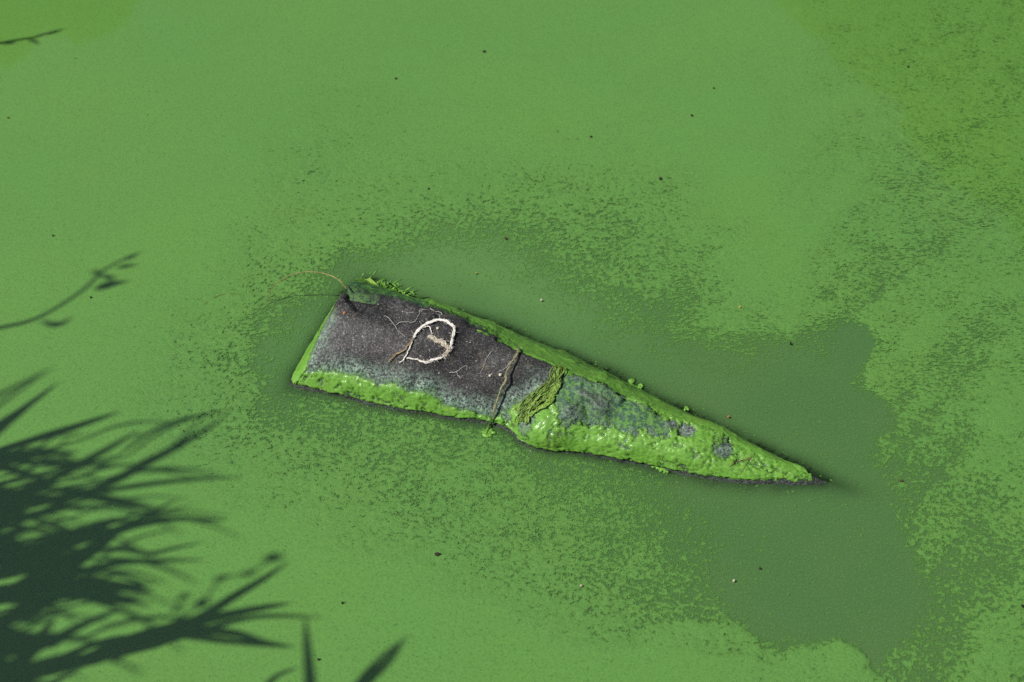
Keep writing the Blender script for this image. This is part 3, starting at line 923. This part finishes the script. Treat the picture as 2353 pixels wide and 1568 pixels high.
# twigs stuck in the algae near the tip
mb = MB()
for pts in ([c2(2130, 1140), c2(2200, 1110), c2(2290, 1085), c2(2352, 1060)], [c2(2330, 1050), c2(2290, 1110), c2(2240, 1190)], [c2(2250, 1095), c2(2300, 1090), c2(2345, 1100)]):
    mb.tube(blur(on_block(pts, .0045, 24), .8, 0), np.linspace(.0006, .0004, 24), 5)
tag(mb.build('dry_twig', M['stem']), 'thin dry forked twig stuck in the algae near the sunken tip', 'twig')

# slime tufts at the back edge of the top corner
mb = MB(); r_ = random.Random(2)
A0, A1 = at(838, 645, .05), at(945, 694, .03)
for k in range(240):
    q = r_.random() ** .8; b0 = A0 * (1 - q) + A1 * q + np.array([r_.uniform(-.012, .012), r_.uniform(-.03, .022), r_.uniform(-.03, .012)])
    ln = r_.uniform(.014, .034)
    dr = np.array([r_.uniform(-.5, 1), r_.uniform(-.6, .7), r_.uniform(-.5, .7)])
    mb.tube(np.array([b0, b0 + dr * ln * .5 + [0, 0, .002], b0 + dr * ln]), [.0013, .0016, .0004], 5)
tuft = mb.build('slime_tuft', M['coat'], None)
tuft.data.transform(__import__('mathutils').Matrix.Translation(-Vector(block.location))); tuft.parent = block
tuft['kind'] = 'stuff'
# long smooth green leaf lying on the tufts
lf = spline([at(*c9(560, 200), .062), at(*c9(660, 270), .064), at(*c9(800, 385), .066), at(*c9(1020, 530), .070)], 16)
mb = MB(); wd = np.interp(np.linspace(0, 1, 16), [0, .12, .5, .75, 1], [.010, .022, .019, .012, .006])
sd_ = np.array([.55, .75, .15]); sd_ /= np.linalg.norm(sd_)
mb.ribbon(lf, wd, sd_, .2)
tag(mb.build('fallen_leaf', M['weedlight']), 'long green leaf lying behind the top left corner of the stone', 'leaf')
mb = MB(); mb.tube(spline([at(*c9(430, 345), .112), at(*c9(600, 405), .112), at(*c9(790, 470), .112), at(*c9(960, 535), .122)], 20), .0009, 5)
tag(mb.build('dry_stalk', M['stem']), 'thin dry stalk lying across the chipped top corner of the stone', 'stalk')

# dry grass stem bowed from the corner of the block to the water
arc = [(796, 664), (780, 645), (755, 632), (720, 625), (690, 627), (660, 636), (630, 655), (617, 680), (612, 700)]
hz = [.135, .128, .118, .105, .09, .073, .045, .02, .003]
pts = np.array([at(u, v, z) for (u, v), z in zip(arc, hz)])
mb = MB(); mb.tube(spline(pts, 60), np.linspace(.0012, .0007, 60), 6)
tag(mb.build('grass_stem', M['stem']), 'dry yellow grass stem arching from the stone corner down to the water', 'grass stem')
mb = MB()
br = [(436, 722), (455, 714), (470, 700), (485, 690), (505, 680), (530, 676), (552, 678), (560, 681)]
mb.tube(spline([at(u, v, z) for (u, v), z in zip(br, [.0005, .0015, .002, .002, .002, .002, .0015, .0005])], 40), np.linspace(.0009, .0016, 40), 6)
mb.tube(spline([at(u, v, .002) for u, v in ((472, 699), (462, 693), (450, 690))], 12), np.linspace(.0008, .0005, 12), 5)
tag(mb.build('sunken_stem', M['brownstem']), 'brown forked stem half sunk in the algae left of the stone', 'stem')

# floating clumps of algae just off the block
for k, (u, v, r0, lab) in enumerate([(1453, 884, .014, 'larger green algae clump floating behind the stone, beside the back edge'), (1470, 888, .008, 'smaller green clump touching the larger one behind the stone'),
                                     (1503, 1070, .009, 'left green algae crumb floating below the front edge of the stone'), (1520, 1074, .011, 'right green algae crumb floating below the front edge of the stone'), (1530, 1083, .006, 'tiny green crumb beside the pair below the front edge'),
                                     (1577, 940, .006, 'round green crumb on open water behind the stone ridge'), (1572, 970, .007, 'round green crumb floating close under the back edge of the stone'), (1123, 997, .015, 'green algae crumb floating where the cord meets the water')]):
    mb = MB(); r_ = random.Random(k)
    c = at(u, v, .002)
    for q in range(13):
        a = r_.uniform(0, 6.28); rr = r0 * r_.uniform(.15, .75)
        mb.blob(c + [math.cos(a) * rr, math.sin(a) * rr, 0], np.array([r0 * .45, r0 * .38, .0022]) * r_.uniform(.5, 1.2), k * 10 + q, 5, 9, .22)
    tag(mb.build('algae_clump', M['coat']), lab, 'algae clump', 'loose algae clumps round the stone')


# specks of litter floating on the algae: bits of leaf, seeds
def litter(u, v, L, wdt, ang, mat, name, lab, cat, seed):
    mb = MB(); r_ = random.Random(seed)
    p = at(u, v, .0045); L = L * .00055; wdt = wdt * .00055
    c, s_ = math.cos(ang), math.sin(ang)
    n = 7; top = []; bot = []
    for k in range(n):
        q = k / (n - 1) * 2 - 1
        hw = wdt * .5 * math.sqrt(max(0, 1 - q * q * .92)) * r_.uniform(.65, 1.2)
        top.append((q * L * .5, hw * r_.uniform(.7, 1.2), .0015 + .0015 * r_.random())); bot.append((q * L * .5, -hw * r_.uniform(.7, 1.2), .0008 * r_.random()))
    base = len(mb.v)
    for (x, y, z) in top + bot: mb.v.append(p + [x * c - y * s_, x * s_ + y * c, z])
    for (x, y, z) in top + bot: mb.v.append(p + [x * c - y * s_, x * s_ + y * c, z - .002])
    for k in range(n - 1):
        mb.f.append((base + n + k, base + n + k + 1, base + k + 1, base + k))
        o = base + 2 * n
        mb.f.append((o + k, o + k + 1, o + n + k + 1, o + n + k))
        mb.f.append((base + k, base + k + 1, o + k + 1, o + k)); mb.f.append((base + n + k + 1, base + n + k, o + n + k, o + n + k + 1))
    o = mb.build(name, mat, None, False)
    tag(o, lab, cat, 'bits of litter floating on the algae')


LT = [(1113, 119, 15, 9, 0, 'dark', 'black oblong leaf bit floating in the upper middle of the pond'),
      (1590, 266, 10, 12, 1, 'dark', 'black speck on the smooth algae right of the upper middle'),
      (1518, 411, 13, 12, .7, 'dark', 'black ragged leaf bit among the streaks above the stone'),
      (2087, 154, 9, 9, .3, 'dark', 'black speck on the olive reflection at the upper right'),
      (1005, 1274, 17, 10, 0, 'dark', 'black ragged leaf bit on the smooth algae below the stone'),
      (1162, 548, 9, 10, .4, 'brown', 'reddish brown leaf bit at the rim of the clear water behind the stone'),
      (1817, 790, 8, 7, .6, 'dark', 'black seed at the edge of the clear water, upper right of the tip'),
      (2071, 1105, 10, 6, 0, 'brown', 'reddish brown leaf bit at the right shore of the clear water'),
      (1746, 1306, 4, 7, 1.1, 'brown', 'tiny brown bit on the clear water below the sunken tip'),
      (733, 1580, 7, 7, 0, 'dark', 'dark speck at the bottom edge'),
      (1505, 430, 5, 5, 0, 'dark', ''), (19, 271, 8, 6, 0, 'brown', 'brown speck near the left edge of the pond'),
      (1640, 203, 6, 5, 0, 'dark', 'small dark speck on smooth algae near the top'),
      (985, 434, 7, 6, .5, 'dark', 'dark speck on the algae left of the ripples behind the stone'),
      (2350, 1393, 9, 12, 1.2, 'dark', 'black leaf bit at the right edge of the pond'),
      (209, 684, 7, 5, 0, 'dark', 'small dark speck below the twig shadow on the left'),
      (122, 542, 6, 5, 0, 'dark', 'small dark speck above the twig shadow on the left'),
      (732, 1516, 7, 6, 0, 'dark', 'dark speck beside the upright blade shadow at the bottom'),
      (787, 1386, 5, 4, 0, 'dark', 'tiny dark speck right of the lower fan of blade shadows'),
      (1658, 1008, 0, 0, 0, 'dark', ''), (1674, 958, 8, 7, 0, 'orange', 'orange crumb touching the back edge of the stone'),
      (1093, 628, 6, 5, 0, 'seed', 'yellow seed floating behind the top of the stone'),
      (1700, 706, 4, 4, 0, 'seed', 'yellow seed on the dense algae right of the clear water'),
      (1358, 315, 10, 5, 0, 'dark', 'thin dark leaf bit in the algae above the middle'),
      (1244, 690, 7, 4, 0, 'pale', 'pale bit floating on the clear water behind the ridge'),
      (1335, 1346, 6, 5, 0, 'pale', 'pale bit in the speckled algae below the stone'),
      (1686, 1335, 5, 5, 0, 'pale', 'white bit on the clear water towards the lower right'),
      (910, 181, 10, 5, .3, 'dark', 'narrow dark bit floating left of the upper middle')]
for k, (u, v, l_, w_, a_, m_, lab) in enumerate(LT):
    if not lab: continue
    litter(u, v, max(l_, 7), max(w_, 6), a_, M[m_], 'seed' if m_ == 'seed' else 'leaf_fragment', lab, 'seed' if m_ == 'seed' else 'leaf bit', k)
# small things resting on the stone
for u_v, r0, m_, nm, lab in ((c9(1955, 1115), .0030, 'pale', 'lichen_spot', 'small pale green lichen spot inside the string loop'), (c9(175, 820), .0035, 'orange', 'lichen_spot', 'orange lichen spot near the upper left of the stone'),
                              (c1(1868, 933), .0030, 'pale', 'snail_shell', 'tiny tan shell on the stone left of the cord'), (c1(1958, 928), .0036, 'pale', 'snail_shell', 'tiny pale grey shell on the stone beside the cord')):
    mb = MB(); c = on_block([u_v], .0006)[0]; mb.blob(c, (r0, r0, r0 * .8), int(r0 * 1e5), 5, 8, .25)
    tag(mb.build(nm, M[m_]), lab, nm.replace('_', ' '))

# ================================================================== reeds on the left bank (outside the frame, their shadows fall on the pond)
SH = S[:2] / S[2]


def lift_path(uv, z):
    uv = np.asarray(uv, float); z = np.asarray(z, float)
    g = at(uv[:, 0], uv[:, 1], 0.0)
    return g + (z / S[2])[:, None] * S


def reed(label, blades, stem_to=None, twig=False, z0=.55, nm='reed', cat='reed'):
    """blades: [(pixel path of the shadow, widest shadow width in px, z start, z end)]"""
    paths = []
    for uv, w_, za, zb in blades:
        n = 18
        uv = spline(np.array(uv, float), n)
        q = np.linspace(0, 1, n)
        z = za + (zb - za) * q + .60 + .10 * np.sin(q * math.pi)
        paths.append((lift_path(uv, z), w_ * .000865 * (.72 if w_ > 16 else .9)))
    root = np.mean([p[0][0] for p in paths], 0); root = np.array([root[0] - .05, root[1] - .03, 0.0])
    root[2] = bank_z(root[0], root[1])
    e = empty(nm, root)
    for p, w_ in paths:
        n = len(p)
        t = np.gradient(p, axis=0)
        side = np.cross(t, S); side /= np.linalg.norm(side, axis=1)[:, None]
        q = np.linspace(0, 1, n)
        width = w_ * np.interp(q, [0, .15, .45, .8, 1], [.35, .7, 1, .62, .06])
        mb = MB(); mb.ribbon(p, width, side, .22)
        add(e, 'leaf', (mb,), M['reed'])
        mb = MB(); a = p[0]
        ss = spline([root + [random.uniform(-.03, .03), random.uniform(-.03, .03), 0], root * .6 + a * .4 + [0, 0, .12], root * .2 + a * .8 + [0, 0, .05], a], 12)
        mb.tube(ss, np.linspace(.0042, .0022, 12), 6)
        add(e, 'stem', (mb,), M['reedstem'])
    tag(e, label, cat, 'reeds on the left bank')
    return e


def bank_z(x, y):
    # shoreline runs down the left of the view and along its bottom
    s = max(-1.75 - x + .10 * math.sin(2.1 * y + 1), -1.25 - y + .10 * math.sin(1.7 * x) + .1 * 0)
    return float(np.interp(s, [-1.0, 0, .25, .9, 3, 12], [-.44, -.02, .10, .38, .6, .9]))


gxs = np.concatenate([np.linspace(-60, -6, 12), np.linspace(-5, 3, 90), np.linspace(4, 60, 12)])
gys = np.concatenate([np.linspace(-60, -8, 12), np.linspace(-7, 5, 120), np.linspace(6, 60, 10)])
XX, YY = np.meshgrid(gxs, gys)
ZZ = np.array([bank_z(a, b) for a, b in zip(XX.ravel(), YY.ravel())])
BP = np.stack([XX.ravel(), YY.ravel(), ZZ], 1)
BP[:, 2] += np.where(ZZ > 0, .03 * fbm(BP, 3, 3, .5, 7), 0)
fcb = grid_faces(len(gys), len(gxs)); fcb = fcb[(BP[fcb, 2] > -.4).any(1)]
used = np.unique(fcb); remap = np.full(len(BP), -1); remap[used] = np.arange(len(used))
tag(new_mesh('bank', BP[used], remap[fcb], M['soil']), kind='structure')
# grass on the bank
mb_v = []; mb_f = []
gr = np.random.default_rng(11)
cnt = 0
while cnt < 9000:
    x, y = gr.uniform(-4.5, 2.5), gr.uniform(-4.5, 3.0)
    z = bank_z(x, y)
    if z < .06: continue
    hh = gr.uniform(.06, .20); a = gr.uniform(0, 6.28); b = gr.uniform(0, 6.28); w_ = gr.uniform(.003, .006)
    lean = np.array([math.cos(a), math.sin(a)]) * hh * gr.uniform(.1, .7)
    o = len(mb_v); sx, sy = math.cos(b) * w_, math.sin(b) * w_
    mb_v += [(x - sx, y - sy, z - .01), (x + sx, y + sy, z - .01), (x + lean[0] * .4 + sx * .7, y + lean[1] * .4 + sy * .7, z + hh * .6), (x + lean[0] * .4 - sx * .7, y + lean[1] * .4 - sy * .7, z + hh * .6), (x + lean[0], y + lean[1], z + hh)]
    mb_f += [(o, o + 1, o + 2, o + 3), (o + 3, o + 2, o + 4)]
    cnt += 1
tag(new_mesh('bank_grass', mb_v, mb_f, M['grass'], smooth=False), 'short green grass growing on the bank beside the pond', 'grass', kind='stuff')

C = lambda *p: [c4(*q) for q in p]
reed('tall reed leaning out, throwing the two broad blade shadows nearest the stone', [
    (C((300, 640), (700, 480), (950, 340), (1180, 220), (1470, 30)), 34, .62, .95),
    (C((500, 560), (800, 420), (1080, 270), (1350, 0)), 15, .7, 1.0),
    (C((200, 620), (700, 520), (1180, 455), (1560, 435)), 20, .6, .8),
    (C((100, 560), (400, 420), (700, 250), (850, 170), (950, 180)), 11, .7, .95)])
reed('reed with slender level blades, shading the left middle of the pond', [
    (C((300, 860), (800, 760), (1000, 650), (1150, 575)), 18, .5, .7),
    (C((300, 900), (700, 790), (950, 730), (1180, 702), (1470, 712)), 24, .5, .72),
    (C((200, 900), (780, 900), (960, 925), (1120, 890), (1320, 848)), 17, .5, .66),
    (C((250, 960), (600, 830), (900, 700), (1250, 610)), 13, .6, .8)])
reed('stout reed at the water edge, throwing broad blade shadows into the lower left corner', [
    (C((-100, 1260), (200, 1120), (500, 960), (800, 760)), 70, .45, .6),
    (C((100, 1120), (600, 1020), (850, 975), (1320, 965)), 26, .5, .7),
    (C((50, 1180), (400, 1120), (750, 1130), (1000, 1175)), 44, .5, .6),
    (C((0, 1000), (300, 900), (560, 800), (760, 690)), 60, .5, .6),
    (C((-100, 1180), (150, 1220), (480, 1190), (870, 1250)), 40, .5, .6)])
reed('low reed in front, throwing the lower fan of pointed blade shadows', [
    (C((500, 1600), (900, 1440), (1250, 1350), (1500, 1200), (1700, 1080), (1860, 970)), 30, .4, .6),
    (C((700, 1560), (1250, 1370), (1600, 1285), (1870, 1240)), 30, .4, .55),
    (C((800, 1540), (1300, 1410), (1660, 1325), (2080, 1332)), 19, .42, .6),
    (C((600, 1560), (1200, 1425), (1500, 1432), (1700, 1490), (1900, 1522)), 24, .4, .5),
    (C((700, 1580), (1100, 1450), (1450, 1480), (1860, 1524)), 24, .4, .5),
    (C((500, 1620), (900, 1500), (1150, 1430), (1400, 1400)), 60, .38, .45),
    (C((400, 1580), (700, 1480), (1000, 1440), (1200, 1300)), 24, .4, .5)])
reed('reed leaning low behind, throwing faint blade shadows at the left edge', [
    ([(-160, 990), (-40, 930), (60, 880), (130, 845)], 14, 1.0, 1.25),
    ([(-160, 1020), (-40, 960), (40, 905), (125, 845)], 12, .9, 1.2),
    ([(-120, 1090), (-30, 1020), (30, 970), (76, 935)], 22, .6, .7),
    (C((-200, 500), (0, 330), (110, 270), (240, 262), (420, 120)), 16, .6, .8),
    (C((-100, 560), (150, 420), (330, 280), (520, 130)), 11, .7, .95)])
reed('reed beside the camera, throwing single blade shadows across the bottom edge', [
    ([(722, 1720), (720, 1640), (716, 1560), (710, 1490), (705, 1418)], 26, .30, .55),
    ([(780, 1640), (830, 1568), (885, 1510), (945, 1460)], 15, .4, .6),
    ([(790, 1660), (850, 1568), (890, 1528), (930, 1480)], 24, .4, .55),
    ([(580, 1660), (610, 1590), (640, 1555), (690, 1535)], 14, .4, .5)])
# more leaves filling the dark heart of the shadow
r_ = random.Random(21)
fill = []
for k in range(48):
    u0 = r_.uniform(-160, 110); v0 = r_.uniform(1010, 1640)
    a = r_.uniform(-.5, .75) if v0 > 1200 else r_.uniform(-.3, .5); ln = r_.uniform(150, 330)
    bend = r_.uniform(-.35, .15)
    pth = [(u0 + ln * q * math.cos(a + bend * q), v0 - ln * q * math.sin(a + bend * q)) for q in (0, .33, .66, 1)]
    fill.append((pth, r_.uniform(12, 38), r_.uniform(.4, .75), r_.uniform(.55, 1.0)))
for k in range(16):
    u0 = r_.uniform(-120, 20); v0 = r_.uniform(1060, 1620); a = r_.uniform(-.6, .7); ln = r_.uniform(90, 220)
    fill.append(([(u0 + ln * q * math.cos(a - .2 * q), v0 - ln * q * math.sin(a - .2 * q)) for q in (0, .33, .66, 1)], r_.uniform(30, 60), .55, r_.uniform(.55, .8)))
for k in range(46):
    u0 = r_.uniform(0, 300); v0 = r_.uniform(1000, 1600); a = r_.uniform(-.2, .8); ln = r_.uniform(130, 280)
    fill.append(([(u0 + ln * q * math.cos(a - .35 * q), v0 - ln * q * math.sin(a - .35 * q)) for q in (0, .33, .66, 1)], r_.uniform(6, 13), .6, r_.uniform(.7, 1.1)))
fill.sort(key=lambda b: b[0][0][1])
names = ['topmost', 'second from the top', 'middle', 'second from the bottom', 'bottom']
for k in range(5):
    n = len(fill) // 5
    reed('dense reed tuft on the left bank, %s of the dark shadow mass' % names[k], fill[k * n:(k + 1) * n])


def twig(label, path, leaves, z):
    uv = spline(np.array(path, float), 24); z += .25; zz_ = np.linspace(z - .12, z, 24)
    p = lift_path(uv, zz_)
    root = np.array([p[0][0] - .5, p[0][1] - .05, 0.0]); root[2] = bank_z(root[0], root[1]) - .02
    e = empty('willow_twig', root)
    mb = MB()
    full = np.concatenate([spline([root, root + [.0, .0, z * .5], p[0] - (p[2] - p[0]) * 3, p[0]], 16)[:-1], p])
    mb.tube(full, np.linspace(.008, .0022, len(full)), 6)
    add(e, 'stem', (mb,), M['bark'])
    for lp, w_ in leaves:
        lp = spline(np.array(lp, float), 10)
        q = lift_path(lp, np.full(10, z + random.uniform(-.05, .03)))
        t = np.gradient(q, axis=0); side = np.cross(t, S); side /= np.linalg.norm(side, axis=1)[:, None]
        mb = MB(); mb.ribbon(q, 1.35 * w_ * .000865 * np.interp(np.linspace(0, 1, 10), [0, .4, 1], [.25, 1, .06]), side, .2)
        add(e, 'leaf', (mb,), M['reed'])
    tag(e, label, 'twig')


twig('leafy twig reaching out, throwing the branch shadow left of the stone', [(-60, 770), (0, 756), (90, 733), (190, 672), (240, 625), (290, 597), (318, 588)],
     [([(222, 668), (255, 656), (300, 648)], 20), ([(215, 622), (232, 632), (246, 640)], 10), ([(240, 636), (256, 640), (266, 652)], 12), ([(272, 618), (295, 613), (322, 612)], 11), ([(288, 600), (305, 592), (328, 580)], 11), ([(100, 738), (125, 748), (150, 744), (168, 728)], 14)], 1.15)
twig('leafy twig higher up, throwing the small branch shadow at the upper left', [(-60, 112), (0, 102), (50, 93), (80, 88), (110, 80), (140, 71)],
     [([(80, 90), (100, 82), (118, 76)], 9), ([(108, 82), (130, 75), (152, 68)], 11), ([(8, 100), (24, 101), (40, 103)], 12), ([(68, 92), (82, 97), (95, 106)], 9)], .95)
# seed heads on thin stalks (blurred round shadows right of the reeds)
e = empty('seed_stalk', (0, 0, 0))
bl_ = [(1750, 950, 40, 16), (1600, 1050, 26, 13), (1420, 1080, 22, 14), (1300, 1240, 30, 18), (1180, 1200, 18, 16), (1150, 1270, 20, 14), (1070, 1390, 18, 14)]
st_ = lift_path(spline(np.array(C((400, 1640), (800, 1560), (1070, 1400), (1290, 1250), (1420, 1090), (1590, 1050), (1760, 950))), 40), np.linspace(1.1, 1.75, 40))
root = np.array([st_[0][0] - .1, st_[0][1] - .1, 0]); root[2] = bank_z(root[0], root[1]); e.location = root
mb = MB(); mb.tube(np.concatenate([spline([root, root + [0, 0, .6], st_[0]], 10)[:-1], st_]), .0022, 5); add(e, 'stem', (mb,), M['reedstem'])
for k, (x, y, a_, b_2) in enumerate(bl_):
    c = lift_path([c4(x, y)], np.array([1.6]))[0]
    mb = MB(); mb.blob(c, (a_ * .36 * .000865 * 1.2, b_2 * .00055, b_2 * .00055), k, 5, 8, .2); add(e, 'seed_head', (mb,), M['reedstem'])
tag(e, 'tall stalk with round seed heads above the reeds on the left bank', 'plant')

# ================================================================== trees across the pond (seen only as the dark reflection in the upper corners)
def mirror_ray(u, v):
    g = at(u, v, 0.0); dd = ray(u, v); dd = dd * [1, 1, -1]
    return g, dd / np.linalg.norm(dd)


def tree(label, poly, dmin, dmax, base, nleaf, seed, lsize=.10):
    g_ = np.random.default_rng(seed)
    base = np.array(base, float); base[2] = .0
    e = empty('tree', base)
    poly = np.array(poly, float)
    lo_, hi_ = poly.min(0), poly.max(0)
    vs, fs, cl = [], [], []
    while len(cl) < nleaf // 16:
        u = g_.uniform(lo_[0], hi_[0], 400); v = g_.uniform(lo_[1], hi_[1], 400)
        ins = poly_sd(u, v, poly) > 6
        for uu, vv in zip(u[ins], v[ins]):
            g0, dd = mirror_ray(uu, vv)
            cl.append(g0 + dd * g_.uniform(dmin, dmax))
    cl = np.array(cl[:nleaf // 16])
    for c in cl:
        for q in range(16):
            p = c + g_.normal(size=3) * lsize * .35
            a = g_.normal(size=3); a /= np.linalg.norm(a); b = np.cross(a, g_.normal(size=3)); b /= np.linalg.norm(b)
            s_ = lsize * g_.uniform(.6, 1.3); o = len(vs)
            vs += [p - a * s_, p + b * s_ * .45, p + a * s_, p - b * s_ * .45]; fs.append((o, o + 1, o + 2, o + 3))
    mbc = MB(); mbc.v = vs; mbc.f = fs; add(e, 'crown', (mbc,), M['leaf'])
    ctr = cl.mean(0)
    mb = MB(); mb.tube(spline([base - [0, 0, .3], base * .6 + ctr * .4 * [1, 1, 1] + [0, 0, .5], ctr * .8 + base * .2, ctr], 14), np.linspace(.26, .07, 14), 10)
    add(e, 'trunk', (mb,), M['bark'])
    for k in range(14):
        c = cl[g_.integers(len(cl))]; st0 = base * .35 + ctr * .65 + g_.normal(size=3) * .1
        mb = MB(); mb.tube(spline([st0, (st0 + c) / 2 + [0, 0, .3], c], 8), np.linspace(.06, .015, 8), 6); add(e, 'limb', (mb,), M['bark'])
    tag(e, label, 'tree', 'trees across the pond')


tree('wide dark tree across the pond, reflected at the upper right', [(1770, -40), (1800, 10), (1850, 60), (1915, 100), (1925, 140), (2000, 195), (2085, 232), (2078, 300), (2110, 340), (2155, 400), (2230, 440), (2320, 478), (2330, 530), (2420, 620), (2560, 640), (2620, 400), (2560, 100), (2450, -120), (2200, -200), (1900, -200), (1760, -120)], 8.4, 10.2, (5.6, 9.6, 0), 76000, 5, .06)
tree('smaller tree across the pond, reflected at the upper left', [(-40, 150), (50, 130), (60, 90), (160, 70), (190, 92), (280, 65), (300, 20), (330, -60), (250, -160), (0, -200), (-150, -120), (-160, 60)], 9.5, 11.0, (-5.0, 10.2, 0), 18000, 6, .075)
fb = new_mesh('far_bank', [(-60, 8.6, -.4), (60, 8.6, -.4), (60, 9.8, .35), (-60, 9.8, .35), (60, 90, .8), (-60, 90, .8)], [(0, 1, 2, 3), (3, 2, 4, 5)], M['soil'])
tag(fb, kind='structure')
